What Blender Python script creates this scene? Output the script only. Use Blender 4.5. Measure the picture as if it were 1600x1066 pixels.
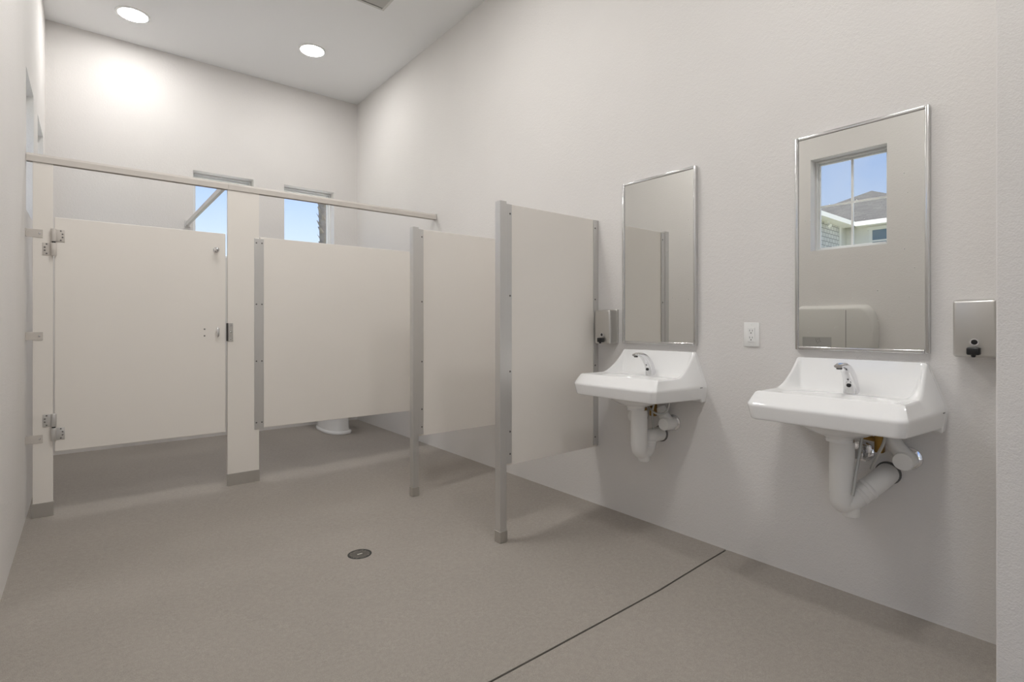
import bpy, bmesh, math, random
from mathutils import Vector, Matrix
random.seed(7)
scene = bpy.context.scene
for o in list(bpy.data.objects):
    bpy.data.objects.remove(o)
COL = scene.collection

# ------------------------------------------------------------------ camera
F_PX, PX_W, PX_H = 818.0, 1600.0, 1066.0
HORIZON = 507.25
CAM_H = 1.12
cam_d = bpy.data.cameras.new('camera')
cam_d.sensor_width = 36.0
cam_d.lens = F_PX / PX_W * 36.0
cam_d.shift_y = -(PX_H / 2 - HORIZON) / PX_W
cam_d.clip_start = 0.02
cam_d.clip_end = 400
cam = bpy.data.objects.new('camera', cam_d)
COL.objects.link(cam)
cam.location = (0, 0, CAM_H)
cam.rotation_euler = (math.pi / 2, 0, -math.radians(39.0))
scene.camera = cam

# ------------------------------------------------------------------ world, sun, exposure
scene.view_settings.view_transform = 'Standard'
scene.view_settings.look = 'None'
scene.view_settings.gamma = 1.0
scene.view_settings.use_curve_mapping = False
scene.view_settings.exposure = 0.5
LAMP_STRENGTH = 96.0      # lamps over the washroom
STALL_LAMP_STRENGTH = 69.0 # the two lamps over the stall
LAMP_COL = (1.0, 0.985, 0.965)
SKY_STRENGTH = 1.12

world = bpy.data.worlds.new('sky')
scene.world = world
world.use_nodes = True
wn = world.node_tree
for n in list(wn.nodes):
    wn.nodes.remove(n)
w_out = wn.nodes.new('ShaderNodeOutputWorld')
w_bg = wn.nodes.new('ShaderNodeBackground')
w_tc = wn.nodes.new('ShaderNodeTexCoord')
w_sep = wn.nodes.new('ShaderNodeSeparateXYZ')
w_ramp = wn.nodes.new('ShaderNodeValToRGB')
w_noise = wn.nodes.new('ShaderNodeTexNoise')
w_cr = wn.nodes.new('ShaderNodeValToRGB')
w_mix = wn.nodes.new('ShaderNodeMixRGB')
w_ramp.color_ramp.elements[0].position = 0.0
w_ramp.color_ramp.elements[0].color = (0.66, 0.71, 0.78, 1)
w_ramp.color_ramp.elements[1].position = 0.75
w_ramp.color_ramp.elements[1].color = (0.12, 0.26, 0.58, 1)
e = w_ramp.color_ramp.elements.new(0.14)
e.color = (0.50, 0.60, 0.78, 1)
e = w_ramp.color_ramp.elements.new(0.32)
e.color = (0.21, 0.36, 0.72, 1)
w_noise.inputs['Scale'].default_value = 2.6
w_noise.inputs['Detail'].default_value = 5
w_cr.color_ramp.elements[0].position = 0.50
w_cr.color_ramp.elements[0].color = (0, 0, 0, 1)
w_cr.color_ramp.elements[1].position = 0.78
w_cr.color_ramp.elements[1].color = (0.8, 0.8, 0.8, 1)
w_mix.inputs['Color2'].default_value = (0.68, 0.71, 0.76, 1)
w_bg.inputs['Strength'].default_value = SKY_STRENGTH
wn.links.new(w_tc.outputs['Generated'], w_sep.inputs[0])
wn.links.new(w_sep.outputs['Z'], w_ramp.inputs[0])
wn.links.new(w_tc.outputs['Generated'], w_noise.inputs['Vector'])
wn.links.new(w_noise.outputs['Fac'], w_cr.inputs[0])
wn.links.new(w_cr.outputs[0], w_mix.inputs['Fac'])
wn.links.new(w_ramp.outputs[0], w_mix.inputs['Color1'])
wn.links.new(w_mix.outputs[0], w_bg.inputs['Color'])
wn.links.new(w_bg.outputs[0], w_out.inputs['Surface'])

sun_d = bpy.data.lights.new('sun', 'SUN')
sun_d.energy = 7.5
sun_d.angle = math.radians(1.0)
sun_d.color = (1.0, 0.95, 0.88)
sun = bpy.data.objects.new('sun', sun_d)
COL.objects.link(sun)
sun.rotation_euler = Vector((-0.36, 0.20, -0.90)).to_track_quat('-Z', 'Y').to_euler()


# ------------------------------------------------------------------ materials
def lin(r, g, b):
    def c(v):
        v /= 255.0
        return v / 12.92 if v <= 0.04045 else ((v + 0.055) / 1.055) ** 2.4
    return (c(r), c(g), c(b), 1)


MATS = {}


def mat(name, rgb, rough=0.5, metal=0.0, bump=None, vary=None, spec=None, coat=0.0):
    """bump: list of (scale, strength, distance); vary: list of (scale, amount)."""
    m = bpy.data.materials.new(name)
    m.use_nodes = True
    nt = m.node_tree
    b = nt.nodes['Principled BSDF']
    base = lin(*rgb)
    b.inputs['Base Color'].default_value = base
    b.inputs['Roughness'].default_value = rough
    b.inputs['Metallic'].default_value = metal
    if spec is not None:
        b.inputs['Specular IOR Level'].default_value = spec
    if coat:
        b.inputs['Coat Weight'].default_value = coat
        b.inputs['Coat Roughness'].default_value = 0.05
    tc = nt.nodes.new('ShaderNodeTexCoord')
    if vary:
        prev = None
        for sc, am in vary:
            n = nt.nodes.new('ShaderNodeTexNoise')
            n.inputs['Scale'].default_value = sc
            n.inputs['Detail'].default_value = 3
            nt.links.new(tc.outputs['Object'], n.inputs['Vector'])
            mr = nt.nodes.new('ShaderNodeMapRange')
            mr.inputs['From Min'].default_value = 0.25
            mr.inputs['From Max'].default_value = 0.75
            mr.inputs['To Min'].default_value = 1 - am
            mr.inputs['To Max'].default_value = 1 + am
            nt.links.new(n.outputs['Fac'], mr.inputs['Value'])
            mx = nt.nodes.new('ShaderNodeMixRGB')
            mx.blend_type = 'MULTIPLY'
            mx.inputs['Fac'].default_value = 1
            if prev is None:
                mx.inputs['Color1'].default_value = base
            else:
                nt.links.new(prev.outputs[0], mx.inputs['Color1'])
            nt.links.new(mr.outputs[0], mx.inputs['Color2'])
            prev = mx
        nt.links.new(prev.outputs[0], b.inputs['Base Color'])
    if bump:
        last = None
        for sc, st, di in bump:
            n = nt.nodes.new('ShaderNodeTexNoise')
            n.inputs['Scale'].default_value = sc
            n.inputs['Detail'].default_value = 2
            nt.links.new(tc.outputs['Object'], n.inputs['Vector'])
            bp = nt.nodes.new('ShaderNodeBump')
            bp.inputs['Strength'].default_value = st
            bp.inputs['Distance'].default_value = di
            nt.links.new(n.outputs['Fac'], bp.inputs['Height'])
            if last:
                nt.links.new(last.outputs[0], bp.inputs['Normal'])
            last = bp
        nt.links.new(last.outputs[0], b.inputs['Normal'])
    MATS[name] = m
    return m


mat('wall_paint', (226, 223, 220), 0.75, bump=[(190, 0.5, 0.0025), (70, 0.35, 0.003)], vary=[(3, 0.012)], spec=0.3)
mat('ceiling_paint', (242, 242, 242), 0.85, bump=[(90, 0.15, 0.002)], spec=0.2)
mat('floor_coat', (159, 152, 144), 0.62, bump=[(260, 0.5, 0.002)], vary=[(1.3, 0.035), (60, 0.07), (300, 0.17)], spec=0.35)
mat('panel', (239, 234, 227), 0.42, vary=[(1.5, 0.01)], spec=0.4)
mat('panel_edge', (196, 186, 172), 0.5)
mat('powder_rail', (208, 202, 195), 0.4)
mat('aluminium', (214, 213, 211), 0.36, 0.8)
mat('stainless', (204, 202, 198), 0.38, 1.0, vary=[(2, 0.03)])
mat('bright_steel', (214, 214, 214), 0.17, 1.0)
mat('chrome', (226, 226, 228), 0.07, 1.0)
mat('porcelain', (247, 247, 246), 0.10, 0.0, coat=0.4)
mat('pvc', (240, 239, 236), 0.38)
mat('black_plastic', (22, 22, 23), 0.35)
mat('dark_grey', (62, 60, 58), 0.6)
mat('joint_black', (52, 47, 43), 0.8)
mat('white_plastic', (243, 243, 241), 0.35)
mat('slot_grey', (110, 108, 106), 0.6)
mat('vinyl', (240, 241, 240), 0.4)
mat('brass', (150, 118, 62), 0.35, 1.0)
mat('hose', (190, 190, 186), 0.4, 0.5)
mat('station', (210, 208, 203), 0.5, bump=[(180, 0.15, 0.001)])
mat('station_label', (176, 175, 172), 0.5)
mat('label_ink', (128, 127, 125), 0.6)
mat('seat_plastic', (238, 237, 233), 0.3)
mat('cast_iron', (70, 72, 70), 0.5, 0.8)
mat('vent_metal', (205, 204, 200), 0.5)
mat('vent_dark', (96, 94, 90), 0.7)
mat('siding', (224, 223, 220), 0.8)
mat('wall_far', (240, 238, 234), 0.8, bump=[(20, 0.2, 0.01)])
mat('trim_far', (244, 243, 240), 0.6)
mat('grass', (122, 124, 96), 0.95, vary=[(0.4, 0.2), (9, 0.25)])
mat('bounce_paving', (206, 203, 196), 0.9, vary=[(2, 0.05)])
mat('bark', (152, 142, 131), 0.95, bump=[(30, 0.8, 0.02)], vary=[(8, 0.25)])
mat('frond', (92, 112, 60), 0.7)
mat('far_pane', (120, 140, 160), 0.08)


def brushed(m, sx, sy, sz):
    nt = m.node_tree
    b = nt.nodes['Principled BSDF']
    tc = nt.nodes.new('ShaderNodeTexCoord')
    mp = nt.nodes.new('ShaderNodeMapping')
    mp.inputs['Scale'].default_value = (sx, sy, sz)
    n = nt.nodes.new('ShaderNodeTexNoise')
    n.inputs['Scale'].default_value = 1
    bp = nt.nodes.new('ShaderNodeBump')
    bp.inputs['Strength'].default_value = 0.08
    bp.inputs['Distance'].default_value = 0.001
    nt.links.new(tc.outputs['Object'], mp.inputs[0])
    nt.links.new(mp.outputs[0], n.inputs['Vector'])
    nt.links.new(n.outputs['Fac'], bp.inputs['Height'])
    nt.links.new(bp.outputs[0], b.inputs['Normal'])


brushed(MATS['stainless'], 900, 900, 6)


def special_materials():
    # far siding: rows of shakes; roof: rows of shingles
    for nm, c1, c2, sc, bw, rh, mo in (('shake', (230, 229, 226), (214, 213, 211), 1.0, 0.28, 0.17, 0.012),
                                       ('shingle', (106, 104, 101), (88, 86, 85), 1.0, 0.34, 0.15, 0.008)):
        m = mat(nm, c1, 0.9)
        nt = m.node_tree
        b = nt.nodes['Principled BSDF']
        tc = nt.nodes.new('ShaderNodeTexCoord')
        br = nt.nodes.new('ShaderNodeTexBrick')
        br.inputs['Color1'].default_value = lin(*c1)
        br.inputs['Color2'].default_value = lin(*c2)
        br.inputs['Mortar'].default_value = lin(*[v * 0.62 for v in c1])
        br.inputs['Scale'].default_value = sc
        br.inputs['Brick Width'].default_value = bw
        br.inputs['Row Height'].default_value = rh
        br.inputs['Mortar Size'].default_value = mo
        nt.links.new(tc.outputs['UV'], br.inputs['Vector'])
        nt.links.new(br.outputs['Color'], b.inputs['Base Color'])
    mat('mirror', (225, 225, 222), 0.0, 1.0)
    # thin window glass
    m = bpy.data.materials.new('glass')
    m.use_nodes = True
    nt = m.node_tree
    for n in list(nt.nodes):
        nt.nodes.remove(n)
    out = nt.nodes.new('ShaderNodeOutputMaterial')
    tr = nt.nodes.new('ShaderNodeBsdfTransparent')
    tr.inputs['Color'].default_value = (0.95, 0.97, 0.97, 1)
    gl = nt.nodes.new('ShaderNodeBsdfGlossy')
    gl.inputs['Roughness'].default_value = 0.01
    mx = nt.nodes.new('ShaderNodeMixShader')
    mx.inputs['Fac'].default_value = 0.05
    nt.links.new(tr.outputs[0], mx.inputs[1])
    nt.links.new(gl.outputs[0], mx.inputs[2])
    nt.links.new(mx.outputs[0], out.inputs['Surface'])
    MATS['glass'] = m
    # lamp diffusers
    for nm, st in (('lamp_glow', LAMP_STRENGTH), ('stall_lamp_glow', STALL_LAMP_STRENGTH)):
        m = bpy.data.materials.new(nm)
        m.use_nodes = True
        b = m.node_tree.nodes['Principled BSDF']
        b.inputs['Base Color'].default_value = (0.9, 0.9, 0.9, 1)
        b.inputs['Emission Color'].default_value = (*LAMP_COL, 1)
        b.inputs['Emission Strength'].default_value = st
        MATS[nm] = m


special_materials()


# ------------------------------------------------------------------ mesh helpers
def smooth_mesh(me, ang=35):
    bm = bmesh.new()
    bm.from_mesh(me)
    th = math.radians(ang)
    for f in bm.faces:
        f.smooth = True
    for ed in bm.edges:
        if len(ed.link_faces) == 2 and ed.calc_face_angle(0) > th:
            ed.smooth = False
    bm.to_mesh(me)
    bm.free()


class MB:
    """Collects geometry in world coordinates; build() links it as one mesh object."""

    def __init__(self):
        self.v = []
        self.f = []

    def add(self, vs, fs):
        o = len(self.v)
        self.v += [tuple(p) for p in vs]
        self.f += [tuple(i + o for i in q) for q in fs]
        return self

    def box(self, x0, x1, y0, y1, z0, z1, bev=0.0, seg=2):
        if bev <= 0:
            vs = [(x, y, z) for x in (x0, x1) for y in (y0, y1) for z in (z0, z1)]
            fs = [(0, 1, 3, 2), (4, 6, 7, 5), (0, 4, 5, 1), (2, 3, 7, 6), (0, 2, 6, 4), (1, 5, 7, 3)]
            return self.add(vs, fs)
        bm = bmesh.new()
        bmesh.ops.create_cube(bm, size=1)
        for p in bm.verts:
            p.co = Vector(((x0 + x1) / 2 + p.co.x * (x1 - x0), (y0 + y1) / 2 + p.co.y * (y1 - y0),
                           (z0 + z1) / 2 + p.co.z * (z1 - z0)))
        bmesh.ops.bevel(bm, geom=bm.edges[:], offset=bev, segments=seg, profile=0.5, affect='EDGES')
        return self.from_bm(bm)

    def from_bm(self, bm):
        bm.verts.index_update()
        self.add([p.co[:] for p in bm.verts], [[q.index for q in f.verts] for f in bm.faces])
        bm.free()
        return self

    def tube(self, pts, rad, n=14, caps=True):
        """sweep a circle along pts; rad a number or a list."""
        pts = [Vector(p) for p in pts]
        k = len(pts)
        if not isinstance(rad, (list, tuple)):
            rad = [rad] * k
        tans = []
        for i in range(k):
            a = pts[max(i - 1, 0)]
            b = pts[min(i + 1, k - 1)]
            tans.append((b - a).normalized())
        up = Vector((0, 0, 1)) if abs(tans[0].z) < 0.9 else Vector((1, 0, 0))
        nrm = (up - tans[0] * up.dot(tans[0])).normalized()
        vs = []
        for i in range(k):
            nrm = (nrm - tans[i] * nrm.dot(tans[i])).normalized()
            bi = tans[i].cross(nrm)
            for j in range(n):
                a = 2 * math.pi * j / n
                vs.append(pts[i] + (nrm * math.cos(a) + bi * math.sin(a)) * rad[i])
        fs = []
        for i in range(k - 1):
            for j in range(n):
                fs.append((i * n + j, i * n + (j + 1) % n, (i + 1) * n + (j + 1) % n, (i + 1) * n + j))
        if caps:
            fs.append(tuple(range(n - 1, -1, -1)))
            fs.append(tuple((k - 1) * n + j for j in range(n)))
        return self.add(vs, fs)

    def lathe(self, c, axis, prof, n=24):
        """prof: list of (radius, distance along axis) from point c."""
        ax = Vector(axis).normalized()
        up = Vector((0, 0, 1)) if abs(ax.z) < 0.9 else Vector((1, 0, 0))
        u = (up - ax * up.dot(ax)).normalized()
        w = ax.cross(u)
        c = Vector(c)
        vs = []
        for r, d in prof:
            for j in range(n):
                a = 2 * math.pi * j / n
                vs.append(c + ax * d + (u * math.cos(a) + w * math.sin(a)) * max(r, 1e-5))
        fs = []
        for i in range(len(prof) - 1):
            for j in range(n):
                fs.append((i * n + j, i * n + (j + 1) % n, (i + 1) * n + (j + 1) % n, (i + 1) * n + j))
        fs.append(tuple(range(n - 1, -1, -1)))
        fs.append(tuple((len(prof) - 1) * n + j for j in range(n)))
        return self.add(vs, fs)

    def loft(self, loops, cap0=True, cap1=True):
        n = len(loops[0])
        vs = [p for lp in loops for p in lp]
        fs = []
        for i in range(len(loops) - 1):
            for j in range(n):
                fs.append((i * n + j, i * n + (j + 1) % n, (i + 1) * n + (j + 1) % n, (i + 1) * n + j))
        if cap0:
            fs.append(tuple(range(n - 1, -1, -1)))
        if cap1:
            fs.append(tuple((len(loops) - 1) * n + j for j in range(n)))
        return self.add(vs, fs)

    def prism(self, poly, axis, a0, a1):
        """poly: list of 2D points; axis 0/1/2 extruded from a0 to a1."""
        def p3(q, a):
            c = list(q)
            c.insert(axis, a)
            return tuple(c)
        return self.loft([[p3(q, a0) for q in poly], [p3(q, a1) for q in poly]])

    def build(self, name, material, parent=None, smooth=False, ang=35, merge=False, origin=None):
        off = Vector((0, 0, 0))
        if parent is not None:
            p = parent
            while p is not None:
                off += p.location
                p = p.parent
        loc = Vector(origin) if origin is not None else Vector((0, 0, 0))
        me = bpy.data.meshes.new(name)
        me.from_pydata([tuple(Vector(q) - off - loc) for q in self.v], [], self.f)
        bm = bmesh.new()
        bm.from_mesh(me)
        if merge:
            bmesh.ops.remove_doubles(bm, verts=bm.verts[:], dist=1e-5)
        bmesh.ops.recalc_face_normals(bm, faces=bm.faces[:])
        bm.to_mesh(me)
        bm.free()
        if smooth:
            smooth_mesh(me, ang)
        me.materials.append(MATS[material])
        o = bpy.data.objects.new(name, me)
        COL.objects.link(o)
        o.location = loc
        if parent is not None:
            o.parent = parent
        return o


def tag(o, label=None, cat=None, group=None, kind=None):
    if label:
        o['label'] = label
    if cat:
        o['category'] = cat
    if group:
        o['group'] = group
    if kind:
        o['kind'] = kind
    return o


def thing(name, loc, label=None, cat=None, group=None, kind=None):
    o = bpy.data.objects.new(name, None)
    o.empty_display_size = 0.1
    COL.objects.link(o)
    o.location = loc
    return tag(o, label, cat, group, kind)


def round_path(pts, rads, n=8):
    """fillet the inner corners of a polyline."""
    pts = [Vector(p) for p in pts]
    out = [pts[0]]
    for i in range(1, len(pts) - 1):
        a, b, c = pts[i - 1], pts[i], pts[i + 1]
        r = rads[i - 1]
        d1 = (a - b).normalized()
        d2 = (c - b).normalized()
        p, q = b + d1 * min(r, (a - b).length * 0.49), b + d2 * min(r, (c - b).length * 0.49)
        for k in range(n + 1):
            t = k / n
            out.append(p * (1 - t) ** 2 + b * 2 * t * (1 - t) + q * t * t)
    out.append(pts[-1])
    return out


def fine(pts, m=3):
    out = []
    for a, b in zip(pts[:-1], pts[1:]):
        for k in range(m):
            out.append(Vector(a).lerp(Vector(b), k / m))
    out.append(Vector(pts[-1]))
    return out


SCREW = {}


def screw(parent, pos, axis='-y', r=0.0045, m='bright_steel'):
    """small domed screw head, mesh shared by all with the same axis and size."""
    key = (axis, r, m)
    if key not in SCREW:
        ax = {'-y': (0, -1, 0), '-x': (-1, 0, 0), '+x': (1, 0, 0), '+y': (0, 1, 0), '+z': (0, 0, 1)}[axis]
        mb = MB().lathe((0, 0, 0), ax, [(r, -0.002), (r, 0.0008), (r * 0.7, 0.002), (r * 0.25, 0.0024)], 8)
        o = mb.build('screw', m, None, True, 60)
        SCREW[key] = o.data
        bpy.data.objects.remove(o)
    o = bpy.data.objects.new('screw', SCREW[key])
    COL.objects.link(o)
    off = Vector((0, 0, 0))
    p = parent
    while p is not None:
        off += p.location
        p = p.parent
    o.location = Vector(pos) - off
    o.parent = parent
    return o


# ------------------------------------------------------------------ the room
XR, XL, YB, ZC = 2.466, -0.282, 5.951, 3.714
YF = -1.40                         # wall behind the camera
WT = 0.20                          # wall thickness
DRAIN = (1.075, 2.56)


def floor_z(x, y):
    r = math.hypot(x - DRAIN[0], y - DRAIN[1])
    z = min(0.0, -0.05 + 0.0175 * r)
    kr = max(0.0, min(1.0, (XR - x) / 0.55))
    kb = max(0.0, min(1.0, (YB - y) / 0.6))
    return z * kr * kb


def wall_slab(name, axis, face, back, u0, u1, z0, z1, holes, m='wall_paint'):
    """vertical slab between planes face and back of the given axis, with rectangular openings (u0,u1,z0,z1)."""
    us = sorted({u0, u1, *[h[0] for h in holes], *[h[1] for h in holes]})
    zs = sorted({z0, z1, *[h[2] for h in holes], *[h[3] for h in holes]})

    def solid(i, j):
        if i < 0 or j < 0 or i >= len(us) - 1 or j >= len(zs) - 1:
            return False
        uc, zc = (us[i] + us[i + 1]) / 2, (zs[j] + zs[j + 1]) / 2
        return not any(h[0] < uc < h[1] and h[2] < zc < h[3] for h in holes)

    def p(u, d, z):
        return (d, u, z) if axis == 0 else (u, d, z)
    mb = MB()
    for i in range(len(us) - 1):
        for j in range(len(zs) - 1):
            if not solid(i, j):
                continue
            a, b, c, d = us[i], us[i + 1], zs[j], zs[j + 1]
            for q in (face, back):
                mb.add([p(a, q, c), p(b, q, c), p(b, q, d), p(a, q, d)], [(0, 1, 2, 3)])
            for (di, dj, e0, e1) in ((-1, 0, (a, c), (a, d)), (1, 0, (b, c), (b, d)), (0, -1, (a, c), (b, c)), (0, 1, (a, d), (b, d))):
                if not solid(i + di, j + dj):
                    mb.add([p(e0[0], face, e0[1]), p(e1[0], face, e1[1]), p(e1[0], back, e1[1]), p(e0[0], back, e0[1])], [(0, 1, 2, 3)])
    return tag(mb.build(name, m, merge=True), kind='structure')


W_Z0, W_Z1 = 1.795, 2.635
LEFT_WINS = [(1.425, 2.02), (4.17, 4.72), (5.08, 5.66)]
BACK_WINS = [(0.80, 1.345), (1.648, 2.193)]
DOOR_Y0, DOOR_Y1, DOOR_Z = -1.28, -0.30, 2.13       # open entrance beside and behind the camera
wall_slab('wall_left', 0, XL, XL - WT, YF, YB + WT, -0.3, ZC, [(a, b, W_Z0, W_Z1) for a, b in LEFT_WINS] + [(DOOR_Y0, DOOR_Y1, -0.02, DOOR_Z)])
dfr = thing('door_1', (XL - WT / 2, (DOOR_Y0 + DOOR_Y1) / 2, -0.02), kind='structure')
for (a, b, c, d) in ((DOOR_Y0, DOOR_Y0 + 0.04, -0.02, DOOR_Z), (DOOR_Y1 - 0.04, DOOR_Y1, -0.02, DOOR_Z), (DOOR_Y0 + 0.04, DOOR_Y1 - 0.04, DOOR_Z - 0.04, DOOR_Z)):
    MB().box(XL - WT, XL - 0.02, a, b, c, d, 0.003).build('door_frame', 'vinyl', dfr)
MB().box(XL - WT - 0.92, XL - WT, DOOR_Y0 + 0.0, DOOR_Y0 + 0.045, 0.0, DOOR_Z - 0.05, 0.003).build('door_leaf', 'panel', dfr)
wall_slab('wall_back', 1, YB, YB + WT, XL, XR, -0.3, ZC, [(a, b, W_Z0, W_Z1) for a, b in BACK_WINS])
wall_slab('wall_right', 0, XR, XR + WT, YF, YB + WT, -0.3, ZC, [])
wall_slab('wall_front', 1, YF, YF - WT, XL - WT, XR + WT, -0.3, ZC, [])
tag(MB().box(2.10, XR, YF, 0.3045, -0.3, ZC, 0.004).build('wall_entry', 'wall_paint'), kind='structure')
tag(MB().box(XL - WT, XR + WT, YF - WT, YB + WT, ZC, ZC + 0.2).build('ceiling', 'ceiling_paint'), kind='structure')

# floor: one sheet falling gently to the drain, with a control joint cut across it
JY = 1.352
ys = [YF + i * 0.06 for i in range(int((YB - YF) / 0.06) + 1)] + [YB]
ys = sorted([y for y in ys if abs(y - JY) > 0.02] + [JY - 0.0045, JY - 0.004, JY + 0.004, JY + 0.0045])
xs = [XL + (XR - XL) * i / 46 for i in range(47)]
fv, ff = [], []
for y in ys:
    for x in xs:
        fv.append((x, y, floor_z(x, y) - (0.012 if abs(y - JY) < 0.0042 else 0)))
nx = len(xs)
for j in range(len(ys) - 1):
    for i in range(nx - 1):
        ff.append((j * nx + i, j * nx + i + 1, (j + 1) * nx + i + 1, (j + 1) * nx + i))
fmb = MB()
fmb.add(fv, ff)
floor = tag(fmb.build('floor', 'floor_coat', smooth=True, ang=40), kind='structure')
jm = MB()
jv = []
for x in xs:
    jv += [(x, JY - 0.004, floor_z(x, JY) - 0.004), (x, JY + 0.004, floor_z(x, JY) - 0.004)]
jm.add(jv, [(2 * i, 2 * i + 2, 2 * i + 3, 2 * i + 1) for i in range(nx - 1)])
jm.build('joint_sealant', 'joint_black', floor)


# ------------------------------------------------------------------ windows
def make_window(name, axis, sgn, wall, u0, u1, grid):
    """axis: normal axis of the wall; sgn: outward direction; sash sits 0.13 m deep in the opening."""
    z0, z1 = W_Z0, W_Z1
    d0, d1 = wall + sgn * 0.105, wall + sgn * 0.165

    def bx(mb, a, b, c, d, e0, e1, bev=0.003):
        lo, hi = min(e0, e1), max(e0, e1)
        if axis == 0:
            mb.box(lo, hi, a, b, c, d, bev)
        else:
            mb.box(a, b, lo, hi, c, d, bev)
        return mb
    base = ((wall + sgn * 0.14, (u0 + u1) / 2, z0) if axis == 0 else ((u0 + u1) / 2, wall + sgn * 0.14, z0))
    w = thing(name, base, kind='structure')
    fw = 0.020
    mb = MB()
    bx(mb, u0, u0 + fw, z0, z1, d0, d1)
    bx(mb, u1 - fw, u1, z0, z1, d0, d1)
    bx(mb, u0 + fw, u1 - fw, z1 - fw, z1, d0, d1)
    bx(mb, u0 + fw, u1 - fw, z0, z0 + fw, d0, d1)
    mb.build('window_frame', 'vinyl', w)
    e0, e1 = wall + sgn * 0.125, wall + sgn * 0.150
    sw = 0.018
    mb = MB()
    a, b, c, d = u0 + fw, u1 - fw, z0 + fw, z1 - fw
    bx(mb, a, a + sw, c, d, e0, e1)
    bx(mb, b - sw, b, c, d, e0, e1)
    bx(mb, a + sw, b - sw, d - sw, d, e0, e1)
    bx(mb, a + sw, b - sw, c, c + sw, e0, e1)
    mb.build('sash', 'vinyl', w)
    a, b, c, d = a + sw, b - sw, c + sw, d - sw
    if grid:
        um, zm = (a + b) / 2, (c + d) / 2
        bx(MB(), um - 0.008, um + 0.008, c, d, e0 + sgn * 0.004, e1 - sgn * 0.003, 0).build('muntin', 'vinyl', w)
        bx(MB(), a, um - 0.008, zm - 0.008, zm + 0.008, e0 + sgn * 0.004, e1 - sgn * 0.003, 0).build('muntin', 'vinyl', w)
        bx(MB(), um + 0.008, b, zm - 0.008, zm + 0.008, e0 + sgn * 0.004, e1 - sgn * 0.003, 0).build('muntin', 'vinyl', w)
        cells = [(a, um - 0.008, c, zm - 0.008), (um + 0.008, b, c, zm - 0.008), (a, um - 0.008, zm + 0.008, d), (um + 0.008, b, zm + 0.008, d)]
    else:
        cells = [(a, b, c, d)]
    g = wall + sgn * 0.138
    for (a, b, c, d) in cells:
        q = MB()
        if axis == 0:
            q.add([(g, a, c), (g, b, c), (g, b, d), (g, a, d)], [(0, 1, 2, 3)])
        else:
            q.add([(a, g, c), (b, g, c), (b, g, d), (a, g, d)], [(0, 1, 2, 3)])
        q.build('pane', 'glass', w)


n = 1
for a, b in LEFT_WINS:
    make_window('window_%d' % n, 0, -1, XL, a, b, True)
    n += 1
for a, b in BACK_WINS:
    make_window('window_%d' % n, 1, 1, YB, a, b, False)
    n += 1


# ------------------------------------------------------------------ toilet stall front
YS = 4.150                # centre plane of the stall front
PT = 0.0125               # half of the panel thickness
P_Z0, P_Z1 = 0.362, 1.760
YFace = YS - PT           # face towards the room


def pilaster(x0, x1, label):
    fz = floor_z((x0 + x1) / 2, YS)
    t = thing('stall_pilaster', ((x0 + x1) / 2, YS, fz), label, 'pilaster', 'pilasters of the stall front')
    MB().box(x0, x1, YS - PT, YS + PT, fz + 0.002, 2.076, 0.002).build('board', 'panel', t)
    MB().box(x0 - 0.003, x1 + 0.003, YS - PT - 0.003, YS + PT + 0.003, fz, fz + 0.084, 0.0012).build('floor_shoe', 'stainless', t)
    return t


pl = pilaster(-0.252, -0.162, 'narrow beige floor to rail pilaster beside the left wall, carrying the door hinges')
for z in (1.655, 1.052, 0.447):
    mb = MB().box(XL, -0.207, YFace - 0.003, YFace, z - 0.024, z + 0.024, 0.001)
    mb.box(XL, XL + 0.003, YFace - 0.03, YFace, z - 0.024, z + 0.024, 0.001)
    b = mb.build('wall_bracket', 'powder_rail', pl)
    screw(b, (-0.222, YFace - 0.003, z), '-y', 0.006)
pr = pilaster(0.766, 0.972, 'wide beige floor to rail pilaster between the stall door and the fixed panel')
mb = MB().box(0.764, 0.800, YFace - 0.004, YFace, 1.003, 1.130, 0.001)
kp = mb.build('strike_plate', 'stainless', pr)
MB().box(0.757, 0.768, YFace - 0.016, YFace + 0.002, 1.003, 1.130, 0.002).build('strike_lip', 'dark_grey', kp)
for z in (1.018, 1.066, 1.115):
    screw(kp, (0.786, YFace - 0.004, z), '-y', 0.006)

door = thing('stall_door', (0.298, YS, P_Z0), 'wide beige stall door hung on two hinges with chrome hook', 'door')
MB().box(-0.155, 0.753, YS - PT, YS + PT, P_Z0, P_Z1, 0.003).build('door_panel', 'panel', door)


def hinge(z, door_up):
    hx = -0.1585
    for up in (0, 1):
        za, zb = (z + 0.004, z + 0.080) if up else (z - 0.080, z - 0.004)
        on_door = (up == 1) == door_up
        mb = MB().lathe((hx, YFace - 0.012, za), (0, 0, 1), [(0.012, 0), (0.0132, 0.002), (0.0132, zb - za - 0.002), (0.012, zb - za)], 18)
        if on_door:
            mb.box(hx, hx + 0.050, YFace - 0.004, YFace, za + 0.002, zb - 0.002, 0.0012)
            sx = hx + 0.034
        else:
            mb.box(hx - 0.050, hx, YFace - 0.004, YFace, za + 0.002, zb - 0.002, 0.0012)
            sx = hx - 0.034
        h = mb.build('hinge', 'powder_rail' if z > 1 else 'aluminium', door if on_door else pl, True, 40)
        for k in range(4):
            screw(h, (sx + (0.006 if k in (1, 2) else -0.002) * (1 if on_door else -1), YFace - 0.004, za + 0.011 + k * 0.0185), '-y', 0.0045, 'slot_grey')
    MB().lathe((hx, YFace - 0.012, z - 0.005), (0, 0, 1), [(0.009, 0), (0.009, 0.010)], 14).build('hinge_pin', 'black_plastic', pl)


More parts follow.
